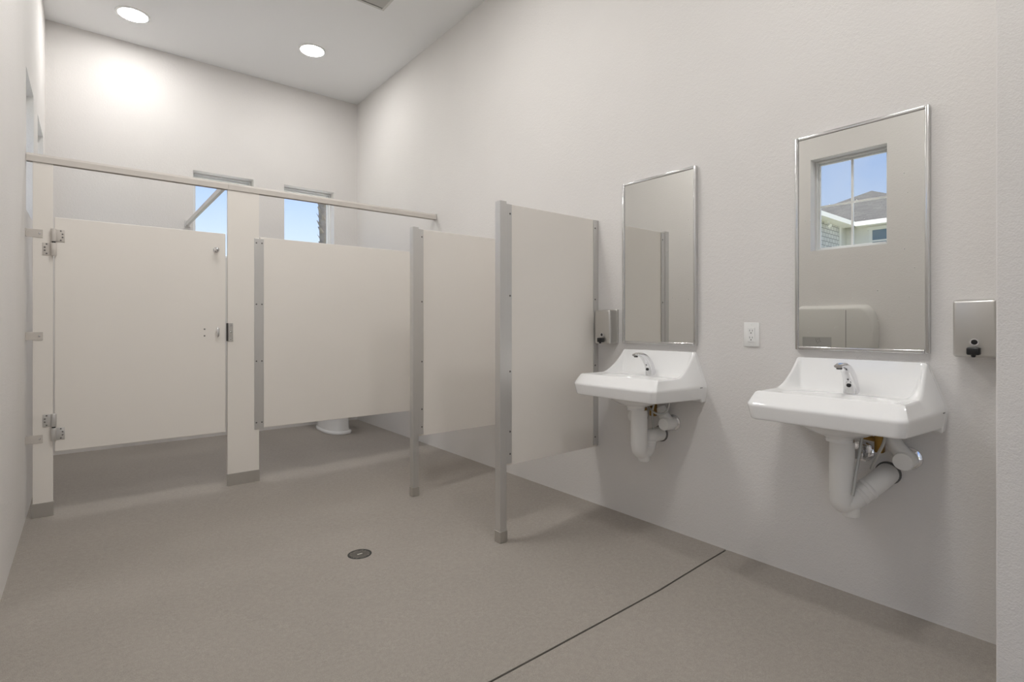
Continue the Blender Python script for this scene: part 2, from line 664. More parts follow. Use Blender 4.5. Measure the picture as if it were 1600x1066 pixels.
hinge(1.609, True)
hinge(0.510, False)
hk = MB().lathe((0.694, YFace, 1.640), (0, -1, 0), [(0.019, 0), (0.019, 0.003), (0.016, 0.006), (0.009, 0.010), (0.008, 0.03), (0.013, 0.036), (0.014, 0.042), (0.011, 0.048), (0.004, 0.05)], 20).build('coat_hook', 'chrome', door, True, 50)
lt = MB().lathe((0.703, YFace, 1.066), (0, -1, 0), [(0.010, 0), (0.010, 0.010), (0.007, 0.016)], 16)
lt.tube([(0.703, YFace - 0.016, 1.034), (0.703, YFace - 0.020, 1.045), (0.703, YFace - 0.020, 1.088), (0.703, YFace - 0.016, 1.100)], [0.004, 0.0085, 0.0085, 0.004], 12)
lt.build('latch_turn', 'chrome', door, True, 50)
for z in (1.042, 1.088):
    screw(door, (0.624, YFace, z), '-y', 0.0055, 'slot_grey')

pan = thing('stall_partition', (1.70, YS, P_Z0), 'wide beige fixed panel of the stall front with a screwed joint strip', 'partition panel')
MB().box(0.978, XR - 0.002, YS - PT, YS + PT, P_Z0, P_Z1, 0.003).build('panel_board', 'panel', pan)
st = MB().box(0.939, 1.003, YFace - 0.0035, YFace - 0.0002, P_Z0 - 0.006, P_Z1 - 0.012, 0.001).build('joint_strip', 'aluminium', pan)
for z in (0.405, 0.853, 1.268, 1.715):
    for x in (0.953, 0.990):
        screw(st, (x, YFace - 0.0035, z), '-y', 0.0055, 'slot_grey')

hr = thing('head_rail', (1.09, YS, 2.074), 'long beige metal head rail bracing the stall front from wall to wall', 'rail')
for x0, x1 in ((XL + 0.002, 0.7695), (0.7705, XR - 0.002)):
    prof = [(YS - 0.020, 2.074), (YS - 0.020, 2.108), (YS - 0.006, 2.124), (YS + 0.014, 2.124), (YS + 0.020, 2.108), (YS + 0.020, 2.074),
            (YS + 0.016, 2.074), (YS + 0.016, 2.090), (YS - 0.016, 2.090), (YS - 0.016, 2.074)]
    MB().prism(prof, 0, x0, x1).build('rail_section', 'powder_rail', hr)
MB().box(XR - 0.008, XR - 0.001, YS - 0.021, YS + 0.021, 2.073, 2.125, 0.001).build('end_cap', 'stainless', hr)
br = thing('brace_rail', (0.752, 5.06, 2.082), 'slim metal brace rail running from the head rail back to the window wall', 'rail')
MB().box(0.740, 0.764, YS + 0.022, YB - 0.002, 2.082, 2.122, 0.002).build('brace_bar', 'aluminium', br)
MB().box(0.728, 0.776, YB - 0.006, YB, 2.070, 2.134, 0.001).build('wall_flange', 'aluminium', br)


# ------------------------------------------------------------------ urinal screens
def urinal_screen(y, label):
    px, w = 1.713, 0.022
    fz = floor_z(px, y)
    t = thing('urinal_screen', (px, y, fz), label, 'privacy screen', 'urinal screens on the washbasin wall')
    MB().box(px - w, px + w, y - w, y + w, fz + 0.002, 1.778, 0.002).build('post', 'aluminium', t)
    MB().box(px - w - 0.003, px + w + 0.003, y - w - 0.003, y + w + 0.003, fz, fz + 0.060, 0.002).build('floor_shoe', 'stainless', t)
    MB().box(px + w + 0.002, XR - 0.006, y - PT, y + PT, P_Z0 + 0.002, 1.768, 0.002).build('screen_panel', 'panel', t)
    a = MB()
    for s in (-1, 1):
        a.box(px + w, px + w + 0.038, y + s * (PT + 0.0035) - 0.003, y + s * (PT + 0.0035) + 0.003, P_Z0 + 0.012, 1.766, 0.0008)
    c = a.build('post_channel', 'aluminium', t)
    for z in (1.715, 1.275, 0.868, 0.545, 0.425):
        screw(c, (px + w + 0.026, y - PT - 0.0065, z), '-y', 0.0055, 'slot_grey')
    a = MB()
    for s in (-1, 1):
        a.box(XR - 0.042, XR - 0.001, y + s * (PT + 0.0035) - 0.003, y + s * (PT + 0.0035) + 0.003, P_Z0 + 0.012, 1.766, 0.0008)
    c = a.build('wall_channel', 'aluminium', t)
    for z in (1.715, 1.275, 0.868, 0.425):
        screw(c, (XR - 0.030, y - PT - 0.0065, z), '-y', 0.0055, 'slot_grey')
    return t


urinal_screen(3.165, 'beige screen on an aluminium post, between the stall panel and the other screen')
urinal_screen(2.210, 'beige screen on an aluminium post, next to the small soap dispenser and washbasin')


# ------------------------------------------------------------------ toilet in the stall
def make_toilet():
    cx = 2.03
    t = thing('toilet', (cx, 5.50, 0), 'white ceramic toilet with flared foot standing behind the stall panel', 'toilet')

    def oval(hw, y0, y1, z, n=36, p=2.4):
        pts = []
        for k in range(n):
            a = 2 * math.pi * k / n
            c, s = math.cos(a), math.sin(a)
            x = cx + hw * math.copysign(abs(c) ** (2 / p), c)
            y = (y0 + y1) / 2 + (y1 - y0) / 2 * math.copysign(abs(s) ** (2 / p), s)
            pts.append((x, y, z))
        return pts
    loops = [oval(0.136, 5.205, 5.86, 0.001), oval(0.138, 5.203, 5.86, 0.012), oval(0.134, 5.208, 5.86, 0.022), oval(0.121, 5.235, 5.85, 0.030),
             oval(0.118, 5.245, 5.85, 0.060), oval(0.113, 5.250, 5.85, 0.16), oval(0.122, 5.240, 5.86, 0.24), oval(0.155, 5.205, 5.87, 0.32),
             oval(0.178, 5.178, 5.88, 0.37), oval(0.184, 5.170, 5.88, 0.40), oval(0.182, 5.172, 5.88, 0.415),
             oval(0.130, 5.225, 5.70, 0.415), oval(0.118, 5.24, 5.68, 0.36), oval(0.06, 5.33, 5.58, 0.24)]
    MB().loft(loops).build('bowl', 'porcelain', t, True, 45)
    so = [oval(0.187, 5.165, 5.70, 0.417), oval(0.187, 5.165, 5.70, 0.430), oval(0.182, 5.172, 5.695, 0.436), oval(0.122, 5.24, 5.63, 0.436), oval(0.118, 5.245, 5.625, 0.417), oval(0.187, 5.165, 5.70, 0.417)]
    MB().loft(so, False, False).build('seat', 'seat_plastic', t, True, 45, merge=True)
    MB().box(cx - 0.20, cx + 0.20, 5.755, 5.945, 0.40, 0.76, 0.02, 3).build('tank', 'porcelain', t, True, 40)
    MB().box(cx - 0.208, cx + 0.208, 5.745, 5.948, 0.762, 0.795, 0.010, 3).build('tank_lid', 'porcelain', t, True, 40)
    MB().tube([(cx - 0.13, 5.755, 0.70), (cx - 0.13, 5.735, 0.70), (cx - 0.08, 5.732, 0.693)], 0.008, 10).build('flush_lever', 'chrome', t, True)


make_toilet()


# ------------------------------------------------------------------ washbasins
def make_sink(yc, label, variant):
    root = thing('wall_sink', (XR, yc, 0.743), label, 'sink', 'wall-hung washbasins')

    def W(s, t, z):
        return (XR - s, yc + t, z)
    SR, SM = 0.364, 0.412          # depth of rim and of the widest edge
    Z_TOP, Z_RIM, Z_MID, Z_BOT, Z_DECK = 0.976, 0.853, 0.803, 0.742, 0.842

    def zr(s):
        if s <= 0.022:
            return Z_TOP
        k = min(1.0, (s - 0.022) / 0.175)
        return Z_RIM + (Z_TOP - Z_RIM) * (1 - k) ** 1.75

    def wr(s):
        k = min(1.0, s / 0.20)
        k = k * k * (3 - 2 * k)
        return 0.232 + 0.019 * k

    def top(s, t):
        e = wr(s) - abs(t)
        ef = SR - s
        side = (zr(s) - Z_DECK) * max(0.0, 1 - max(e - 0.010, 0) / 0.060) ** 2.3
        back = (Z_TOP - Z_DECK) * (max(0.0, 1 - max(s - 0.022, 0) / 0.085) ** 2.6)
        front = (Z_RIM - Z_DECK) * max(0.0, 1 - max(ef - 0.012, 0) / 0.03) ** 2
        z = Z_DECK + (side ** 5 + back ** 5 + front ** 5) ** 0.2
        z = min(z, max(zr(s), Z_RIM))
        q = math.hypot((s - 0.238) / 0.112, t / 0.200)
        if q < 1:
            z -= 0.120 * (1 - q * q) ** 1.5
        em = min(e, ef)
        if em < 0.012:
            z -= 0.006 * (1 - em / 0.012) ** 2
        return z
    NS, NT = 60, 84
    mb = MB()
    # grid over the top
    ss = [SR * (i / NS) for i in range(NS + 1)]
    ss = sorted(set(ss + [SR - 0.002, SR - 0.005, 0.022]))
    NSs = len(ss)
    us = [-1 + 2 * j / NT for j in range(NT + 1)]
    us = sorted(set(us + [-0.992, -0.98, 0.98, 0.992]))
    NU = len(us)
    vs = []
    for s in ss:
        for u in us:
            t = u * wr(s)
            # rounded front corners
            sc = s
            vs.append(W(sc, t, top(s, t)))
    fs = []
    for i in range(NSs - 1):
        for j in range(NU - 1):
            fs.append((i * NU + j, i * NU + j + 1, (i + 1) * NU + j + 1, (i + 1) * NU + j))
    mb.add(vs, fs)
    # outer skirt: closed boundary loop -> widest edge -> bottom -> underside
    def wm(s):
        return 0.292 - 0.024 * (s / SM)
    loop = []
    for j in range(NU):
        loop.append(('b', 0.0, us[j]))
    for i in range(1, NSs):
        loop.append(('r', ss[i], 1.0))
    for j in range(NU - 2, -1, -1):
        loop.append(('f', SR, us[j]))
    for i in range(NSs - 2, 0, -1):
        loop.append(('l', ss[i], -1.0))
    P0, P1, P2 = [], [], []
    for (k, s, u) in loop:
        t0 = u * wr(s)
        P0.append(Vector((s, t0, top(s, t0))))
        sm = s / SR * SM
        # front edge bows out slightly and the front corners are cut
        bow = 0.006 * (1 - u * u) if k == 'f' else 0
        cut = 0.020 * max(0.0, (abs(u) - 0.93) / 0.07) ** 1.5 if k == 'f' else 0.0
        if k in 'lr' and sm > SM - 0.020:
            pass
        P1.append(Vector((sm + bow - (0.016 * max(0, (abs(u) - 0.9) / 0.1) ** 2 if k == 'f' else 0.016 * max(0, (sm / SM - 0.9) / 0.1) ** 2), u * wm(sm), Z_MID)))
        zb = 0.716 if sm < 0.028 else Z_BOT - 0.008 * (1 - sm / SM)
        P2.append(Vector(((sm + bow) * 0.975 - (0.016 * max(0, (abs(u) - 0.9) / 0.1) ** 2 if k == 'f' else 0.016 * max(0, (sm / SM - 0.9) / 0.1) ** 2), u * (wm(sm) - 0.012), zb)))
    rows = [P0]

    def lerp(A, B, t):
        return [a.lerp(b, t) for a, b in zip(A, B)]
    for t in (0.06, 0.3, 0.6, 0.84):
        rows.append(lerp(P0, P1, t))
    a, b = lerp(P0, P1, 0.86), lerp(P1, P2, 0.16)
    for t in (0.15, 0.35, 0.5, 0.65, 0.85, 1.0):
        rows.append([p * (1 - t) ** 2 + q * 2 * t * (1 - t) + r * t * t for p, q, r in zip(a, P1, b)])
    for t in (0.4, 0.7, 0.86):
        rows.append(lerp(P1, P2, t))
    P3 = []
    for p in P2:
        P3.append(Vector((p.x * 0.90 + 0.010, p.y * 0.92, max(p.z, 0.733) + 0.004)))
    a, b = lerp(P1, P2, 0.88), lerp(P2, P3, 0.35)
    for t in (0.2, 0.4, 0.6, 0.8, 1.0):
        rows.append([p * (1 - t) ** 2 + q * 2 * t * (1 - t) + r * t * t for p, q, r in zip(a, P2, b)])
    rows.append(P3)
    # bowl bulge under the apron
    cs, ct = 0.205, 0.0
    def ring(rs, rt, z):
        out = []
        for p in P3:
            ang = math.atan2(p.y - ct, p.x - cs)
            out.append(Vector((cs + rs * math.cos(ang), ct + rt * math.sin(ang), z)))
        return out
    rows += [ring(0.15, 0.19, 0.745), ring(0.135, 0.165, 0.735), ring(0.115, 0.135, 0.718), ring(0.085, 0.095, 0.700), ring(0.056, 0.060, 0.690), ring(0.047, 0.047, 0.680), ring(0.046, 0.046, 0.668)]
    mb.loft([[W(*p) for p in r] for r in rows], False, True)
    bowl = mb.build('basin', 'porcelain', root, True, 42, merge=True)
    # drain in the bowl
    MB().lathe(W(0.232, 0, 0.7275), (0, 0, 1), [(0.022, 0), (0.022, 0.002), (0.016, 0.003)], 20).build('drain_strainer', 'chrome', root, True)
    MB().box(XR - 0.060, XR - 0.040, yc - 0.2895, yc - 0.2875, 0.797, 0.800).build('maker_mark', 'slot_grey', bowl)

    # faucet: broad curved body leaning over the bowl
    path = [(0.076, 0.842), (0.078, 0.862), (0.084, 0.885), (0.095, 0.908), (0.117, 0.931), (0.138, 0.948), (0.165, 0.958), (0.195, 0.961), (0.218, 0.958)]
    hw = [0.029, 0.027, 0.0255, 0.024, 0.0225, 0.021, 0.019, 0.017, 0.014]
    th = [0.026, 0.024, 0.022, 0.020, 0.0175, 0.015, 0.012, 0.009, 0.006]
    loops = []
    for i, (s, z) in enumerate(path):
        a, b = path[max(i - 1, 0)], path[min(i + 1, len(path) - 1)]
        dx, dz = b[0] - a[0], b[1] - a[1]
        L = math.hypot(dx, dz)
        nx_, nz_ = -dz / L, dx / L
        lp = []
        for k in range(24):
            an = 2 * math.pi * k / 24
            c, sn = math.cos(an), math.sin(an)
            c = math.copysign(abs(c) ** 0.75, c)
            sn = math.copysign(abs(sn) ** 0.75, sn)
            lp.append(W(s + nx_ * th[i] * c, hw[i] * sn, z + nz_ * th[i] * c))
        loops.append(lp)
    body = MB().loft(loops).build('faucet', 'chrome', root, True, 50)
    MB().lathe(W(0.107, 0, 0.878), (-1, 0, 0.25), [(0.0085, -0.004), (0.0085, 0.001), (0.006, 0.002)], 16).build('sensor_eye', 'black_plastic', body, True)
    MB().lathe(W(0.117, 0, 0.902), (-1, 0, 0.35), [(0.003, -0.004), (0.003, 0.001)], 10).build('indicator', 'black_plastic', body)
    MB().lathe(W(0.205, 0, 0.957), (0, 0, -1), [(0.010, 0), (0.010, 0.010), (0.008, 0.011)], 16).build('aerator', 'dark_grey', body, True)

    # plumbing below: white padded trap cover
    MB().lathe(W(0.178, 0, 0.669), (0, 0, -1), [(0.041, -0.008), (0.0415, 0.0), (0.0415, 0.003)], 28).build('tailpiece_ring', 'brass', root, True)
    pts = [W(0.178, 0, 0.665), W(0.178, 0, 0.490), W(0.178, 0, 0.472)] if variant != 'swung' else [W(0.178, 0, 0.665), W(0.178, 0, 0.480), W(0.178, 0, 0.462)]
    MB().tube(fine(pts, 2), [0.0425, 0.0435, 0.0435, 0.0435, 0.0425], 28).build('drain_cover', 'pvc', root, True, 50)
    if variant == 'swung':
        D, Ee = (0.075, -0.100, 0.518), (0.004, -0.104, 0.532)
        cap = (0.156, -0.024, 0.415)
    else:
        D, Ee = (0.098, 0.0, 0.515), (0.004, -0.014, 0.518)
        cap = (0.142, -0.004, 0.428)
    if variant == 'swung':
        pth = round_path([W(0.178, 0, 0.470), W(0.178, 0, 0.408), W(*D), W(*Ee)], [0.062, 0.045], 9)
    else:
        pth = round_path([W(0.178, 0, 0.500), W(0.178, 0, 0.437), W(0.098, 0, 0.437), W(*D), W(*Ee)], [0.04, 0.04, 0.04], 9)
    rr = [0.0415] * 2 + [0.041] * 3 + [0.039] * (len(pth) - 5)
    MB().tube(pth, rr, 26).build('trap_bend', 'pvc', root, True, 60)
    b0, d0 = Vector(W(0.178, 0, 0.408) if variant == 'swung' else W(0.098, 0, 0.437)), Vector(W(*D))
    ax = (d0 - b0).normalized()
    L = (d0 - b0).length
    for q in (0.46, 0.66):
        MB().lathe(b0 + ax * L * q, ax, [(0.038, -0.009), (0.0412, -0.007), (0.0412, 0.007), (0.038, 0.009)], 26).build('trap_collar', 'pvc', root, True, 60)
    MB().lathe(W(*cap), (0, 0, -1), [(0.031, 0), (0.030, 0.030), (0.028, 0.040), (0.022, 0.043)], 24).build('cleanout_cap', 'pvc', root, True, 50)
    MB().lathe(W(0, Ee[1], Ee[2]), (-1, 0, 0), [(0.0445, 0.0005), (0.044, 0.005), (0.040, 0.010)], 28).build('trap_escutcheon', 'slot_grey', root, True)

    def valve(t, z, arm, covered=True):
        MB().lathe(W(0, t, z), (-1, 0, 0), [(0.042, 0.0005), (0.041, 0.006), (0.026, 0.013)], 26).build('escutcheon', 'chrome', root, True)
        if covered:
            c = MB().lathe(W(0.012, t, z), (-1, 0, 0), [(0.031, 0), (0.033, 0.01), (0.0335, 0.078), (0.031, 0.083)], 26).build('valve_cover', 'pvc', root, True, 50)
            MB().tube([W(0.050, t, z + 0.01), W(0.050, t + arm * 0.030, z + 0.045), W(0.050, t + arm * 0.052, z + 0.078)], [0.029, 0.029, 0.0285], 22).build('cover_sleeve', 'pvc', c, True, 50)
        else:
            MB().tube([W(0.008, t, z), W(0.045, t, z)], 0.011, 14).build('stub_pipe', 'chrome', root, True)
            v = MB().lathe(W(0.045, t - 0.004, z - 0.016), (0, 0, 1), [(0.013, 0), (0.016, 0.006), (0.016, 0.026), (0.010, 0.032), (0.007, 0.045)], 16).build('stop_valve', 'chrome', root, True)
            MB().lathe(W(0.060, t - 0.004, z), (-1, 0, 0), [(0.006, 0), (0.006, 0.012), (0.020, 0.014), (0.022, 0.020), (0.018, 0.024)], 12).build('valve_handle', 'chrome', v, True)
    if variant == 'swung':
        valve(-0.174, 0.605, 1.0, True)
        valve(-0.016, 0.602, 1.0, False)
        MB().box(XR - 0.105, XR - 0.070, yc - 0.115, yc - 0.085, 0.625, 0.705, 0.006).tube([W(0.085, -0.100, 0.672), W(0.060, -0.030, 0.672)], 0.010, 12).build('mixing_valve', 'brass', root, True)
        h1 = [W(0.130, -0.058, 0.735), W(0.145, -0.055, 0.66), W(0.185, -0.052, 0.56), W(0.205, -0.046, 0.468)]
        h2 = [W(0.130, -0.130, 0.735), W(0.130, -0.130, 0.68), W(0.115, -0.098, 0.615), W(0.100, -0.075, 0.558)]
    else:
        valve(-0.094, 0.590, 1.0, True)
        valve(0.110, 0.605, -1.0, True)
        MB().box(XR - 0.105, XR - 0.070, yc - 0.040, yc - 0.010, 0.625, 0.700, 0.006).tube([W(0.085, -0.024, 0.680), W(0.060, 0.030, 0.680)], 0.010, 12).build('mixing_valve', 'brass', root, True)
        h1 = [W(0.115, 0.020, 0.735), W(0.125, -0.020, 0.675), W(0.120, -0.070, 0.640), W(0.075, -0.105, 0.650), W(0.070, -0.120, 0.735)]
        h2 = [W(0.110, -0.060, 0.735), W(0.120, -0.040, 0.66), W(0.105, -0.034, 0.60), W(0.080, -0.02, 0.555)]
    for hpts in (h1, h2):
        MB().tube(round_path(hpts, [0.05] * (len(hpts) - 2), 6), 0.0055, 10).build('supply_hose', 'hose', root, True)
    return root


make_sink(0.778, 'white wall-hung sink with trap swung aside, between outlet and free soap dispenser', 'swung')
make_sink(1.7465, 'white wall-hung sink beside the urinal screen, under the plain-reflecting mirror', 'straight')


# ------------------------------------------------------------------ mirrors
def make_mirror(yc, label):
    y0, y1, z0, z1 = yc - 0.2395, yc + 0.2395, 1.010, 1.945
    t = thing('wall_mirror', (XR, yc, z0), label, 'mirror', 'steel framed wall mirrors')
    fw, dp = 0.014, 0.024
    for (a, b, c, d) in ((y0, y0 + fw, z0, z1), (y1 - fw, y1, z0, z1), (y0 + fw, y1 - fw, z1 - fw, z1), (y0 + fw, y1 - fw, z0, z0 + fw)):
        MB().box(XR - dp, XR - 0.001, a, b, c, d, 0.003, 2).build('frame_bar', 'bright_steel', t, True, 50)
    MB().box(XR - 0.018, XR - 0.004, y0 + fw - 0.004, y1 - fw + 0.004, z0 + fw - 0.004, z1 - fw + 0.004).build('mirror_glass', 'mirror', t)
    sp = MB()
    rnd = random.Random(int(yc * 100))
    for k in range(26):
        r_ = rnd.uniform(0.0008, 0.0019)
        sp.lathe((XR - 0.018, rnd.uniform(y0 + 0.03, y1 - 0.03), z0 + 0.03 + 0.72 * (z1 - z0) * rnd.random() ** 0.8), (-1, 0, 0), [(r_, 0), (r_ * 0.7, 0.0004)], 7)
    tag(sp.build('water_spots', 'white_plastic', t), kind='stuff')


make_mirror(0.778, 'steel framed wall mirror reflecting the window and the changing station')
make_mirror(1.7465, 'steel framed wall mirror reflecting the urinal screen post')


# ------------------------------------------------------------------ soap dispensers
def soap(yc, label):
    z0, z1, hw, d = 1.005, 1.210, 0.061, 0.082
    t = thing('soap_dispenser', (XR, yc, z0), label, 'soap dispenser', 'stainless wall soap dispensers')
    MB().box(XR - 0.016, XR, yc - hw, yc + hw, z0 + 0.002, z1, 0.004, 2).build('back_plate', 'stainless', t, True, 50)
    MB().box(XR - d, XR - 0.010, yc - hw + 0.002, yc + hw - 0.002, z0, z1 - 0.004, 0.010, 3).build('tank_body', 'stainless', t, True, 50)
    b = MB().box(XR - d - 0.026, XR - d + 0.004, yc - 0.018, yc + 0.018, z0 + 0.010, z0 + 0.036, 0.005, 2)
    b.lathe((XR - d - 0.016, yc, z0 + 0.012), (0, 0, -1), [(0.007, -0.002), (0.007, 0.006), (0.004, 0.010)], 12)
    b.build('push_spout', 'black_plastic', t, True, 50)
    MB().lathe((XR - d + 0.001, yc, z0 + 0.054), (-1, 0, 0), [(0.0125, 0), (0.0125, 0.003), (0.009, 0.003), (0.0085, 0.0012)], 20).build('sight_ring', 'chrome', t, True)
    MB().lathe((XR - d + 0.001, yc, z0 + 0.054), (-1, 0, 0), [(0.0085, 0), (0.0085, 0.0018)], 16).build('sight_glass', 'black_plastic', t)


soap(0.401, 'stainless soap dispenser with black spout beside the wall corner')
soap(2.091, 'stainless soap dispenser with black spout beside the urinal screen')

# ------------------------------------------------------------------ outlet
ot = thing('wall_outlet', (XR, 1.223, 1.015), 'white duplex electrical outlet on the wall between the two sinks', 'outlet')
MB().box(XR - 0.006, XR, 1.186, 1.260, 1.014, 1.130, 0.002).build('cover_plate', 'white_plastic', ot, True, 50)
fc = MB().box(XR - 0.009, XR - 0.004, 1.206, 1.240, 1.038, 1.106, 0.001).build('receptacle', 'white_plastic', ot)
for zc in (1.056, 1.089):
    MB().box(XR - 0.0096, XR - 0.008, 1.2285, 1.2305, zc - 0.002, zc + 0.007).build('slot', 'slot_grey', fc)
    MB().box(XR - 0.0096, XR - 0.008, 1.2155, 1.2175, zc - 0.002, zc + 0.006).build('slot', 'slot_grey', fc)
    MB().lathe((XR - 0.0085, 1.223, zc - 0.009), (-1, 0, 0), [(0.003, 0), (0.003, 0.0011)], 10).build('ground_hole', 'slot_grey', fc)
for z in (1.024, 1.120):
    screw(ot, (XR - 0.006, 1.223, z), '-x', 0.003, 'white_plastic')

# ------------------------------------------------------------------ changing station on the left wall (seen in the mirror)
cs_y0, cs_y1, cs_z0, cs_z1 = 1.475, 2.115, 0.800, 1.290
cst = thing('changing_station', (XL, 1.80, cs_z0), 'closed beige baby changing station on the left wall, below the window in the mirror', 'changing station')


def station_loop(x, inset):
    pts = []
    R = 0.20
    y0, y1, z0, z1 = cs_y0 + inset, cs_y1 - inset * 0.3, cs_z0 + inset, cs_z1 - inset
    prof = []
    for (cy, cz, a0, ry, rz) in ((y0 + 0.10, z1 - 0.20, 180, 0.10, 0.20), (y1 - 0.04, z1 - 0.04, 90, 0.04, 0.04), (y1 - 0.04, z0 + 0.04, 0, 0.04, 0.04), (y0 + 0.10, z0 + 0.20, -90, 0.10, 0.20)):
        for k in range(9):
            a = math.radians(a0 - 90 * k / 8)
            prof.append((x, cy + ry * math.cos(a), cz + rz * math.sin(a)))
    return prof


MB().loft([station_loop(XL, 0.004), station_loop(XL + 0.030, 0.0), station_loop(XL + 0.036, 0.001), station_loop(XL + 0.066, 0.016), station_loop(XL + 0.080, 0.028), station_loop(XL + 0.084, 0.040)]).build('shell', 'station', cst, True, 30)
MB().box(XL + 0.0835, XL + 0.0846, 1.700, 1.704, cs_z0 + 0.03, cs_z1 - 0.045).build('seam', 'slot_grey', cst)
lb = MB().box(XL + 0.0835, XL + 0.0850, 1.815, 2.055, 0.90, 1.008).build('label_plate', 'station_label', cst)
for k in range(9):
    a = 2 * math.pi * k / 9
    rr_ = 0.022 if k % 2 else 0.014
    MB().lathe((XL + 0.0849, 1.925 + rr_ * math.cos(a), 0.975 + rr_ * math.sin(a)), (1, 0, 0), [(0.004, 0), (0.004, 0.0004)], 8).build('label_dot', 'label_ink', lb)

# ------------------------------------------------------------------ floor drain
dz = floor_z(*DRAIN)
dr = thing('floor_drain', (DRAIN[0], DRAIN[1], dz), 'small round metal drain grate set in the grey floor', 'floor drain')
MB().lathe((DRAIN[0], DRAIN[1], dz - 0.004), (0, 0, 1), [(0.060, 0), (0.060, 0.005), (0.057, 0.0062), (0.050, 0.0062), (0.049, 0.003)], 32).build('drain_ring', 'cast_iron', dr, True)
MB().lathe((DRAIN[0], DRAIN[1], dz - 0.003), (0, 0, 1), [(0.050, 0), (0.050, 0.0025)], 28).build('drain_well', 'black_plastic', dr)
for k in range(-3, 4):
    off = k * 0.0135
    L = math.sqrt(0.0495 ** 2 - off ** 2)
    MB().box(DRAIN[0] - L, DRAIN[0] + L, DRAIN[1] + off - 0.003, DRAIN[1] + off + 0.003, dz - 0.002, dz + 0.002).build('grate_bar', 'cast_iron', dr)
MB().box(DRAIN[0] - 0.013, DRAIN[0] + 0.013, DRAIN[1] - 0.004, DRAIN[1] + 0.004, dz, dz + 0.0028).build('centre_tab', 'stainless', dr)

# ------------------------------------------------------------------ ceiling lights and vent
LIGHTS = [(0.292, 5.395, 'round white recessed ceiling light over the stall door side'),
          (1.646, 5.032, 'round white recessed ceiling light over the toilet side of the stall'),
          (0.45, 2.95, 'round recessed ceiling light over the open floor before the stall door'), (1.25, 2.65, 'round recessed ceiling light above the urinal screens'),
          (0.45, 0.65, 'round recessed ceiling light above the entry side by the changing station'), (1.25, 0.40, 'round recessed ceiling light above the washbasins')]
for k, (lx, ly, lab) in enumerate(LIGHTS):
    t = thing('ceiling_light', (lx, ly, ZC), lab or 'round recessed ceiling light nearer the washbasins', 'ceiling light', 'recessed ceiling lights')
    MB().lathe((lx, ly, ZC), (0, 0, -1), [(0.122, 0.0005), (0.121, 0.006), (0.108, 0.010), (0.104, 0.009), (0.104, 0.004)], 40).build('trim_ring', 'white_plastic', t, True, 50)
    MB().lathe((lx, ly, ZC), (0, 0, -1), [(0.103, 0.0045), (0.103, 0.0085), (0.095, 0.0092)], 40).build('diffuser', 'stall_lamp_glow' if k < 2 else 'lamp_glow', t, True, 50)

vt = thing('ceiling_vent', (1.74, 3.87, ZC), 'square metal louvred air vent in the ceiling near the washbasin wall', 'vent')
vx0, vx1, vy0, vy1 = 1.585, 1.895, 3.72, 4.025
for (a, b, c, d) in ((vx0, vx0 + 0.022, vy0, vy1), (vx1 - 0.022, vx1, vy0, vy1), (vx0 + 0.022, vx1 - 0.022, vy0, vy0 + 0.022), (vx0 + 0.022, vx1 - 0.022, vy1 - 0.022, vy1)):
    MB().box(a, b, c, d, ZC - 0.008, ZC, 0.002).build('vent_frame', 'vent_metal', vt)
MB().box(vx0 + 0.02, vx1 - 0.02, vy0 + 0.02, vy1 - 0.02, ZC - 0.001, ZC - 0.0002).build('vent_back', 'vent_dark', vt)
yy = vy0 + 0.034
while yy < vy1 - 0.03:
    MB().add([(vx0 + 0.022, yy, ZC - 0.001), (vx1 - 0.022, yy, ZC - 0.001), (vx1 - 0.022, yy + 0.012, ZC - 0.009), (vx0 + 0.022, yy + 0.012, ZC - 0.009),
              (vx0 + 0.022, yy + 0.002, ZC - 0.0005), (vx1 - 0.022, yy + 0.002, ZC - 0.0005), (vx1 - 0.022, yy + 0.014, ZC - 0.0085), (vx0 + 0.022, yy + 0.014, ZC - 0.0085)],
             [(0, 1, 2, 3), (4, 7, 6, 5), (0, 4, 5, 1), (2, 6, 7, 3), (0, 3, 7, 4), (1, 5, 6, 2)]).build('louvre', 'vent_metal', vt)
    yy += 0.022

# ------------------------------------------------------------------ outside: lawn, neighbouring house, palm
gm = MB().box(-70, 70, -40, 90, -0.36, -0.30)
tag(gm.build('ground', 'grass'), kind='structure')
tag(MB().box(-4.2, 6.0, -6.0, 9.6, -0.30, -0.10).build('path', 'bounce_paving'), kind='structure')  # unseen pale slab added to bounce daylight up into windows and doorway


def uv_planar(o, au, av):
    """UV in metres along two directions."""
    me = o.data
    uv = me.uv_layers.new(name='uv')
    au, av = Vector(au), Vector(av)
    for lp in me.loops:
        p = me.vertices[lp.vertex_index].co
        uv.data[lp.index].uv = (p.dot(au), p.dot(av))


EX, EY, EZ = -20.06, 8.05, 5.42          # inner corner of the two eaves
house = thing('neighbour_house', (-22, 9, -0.30), 'pale grey two-storey house with shingle hip roof, reflected through the left window', 'house')
OH = 0.40
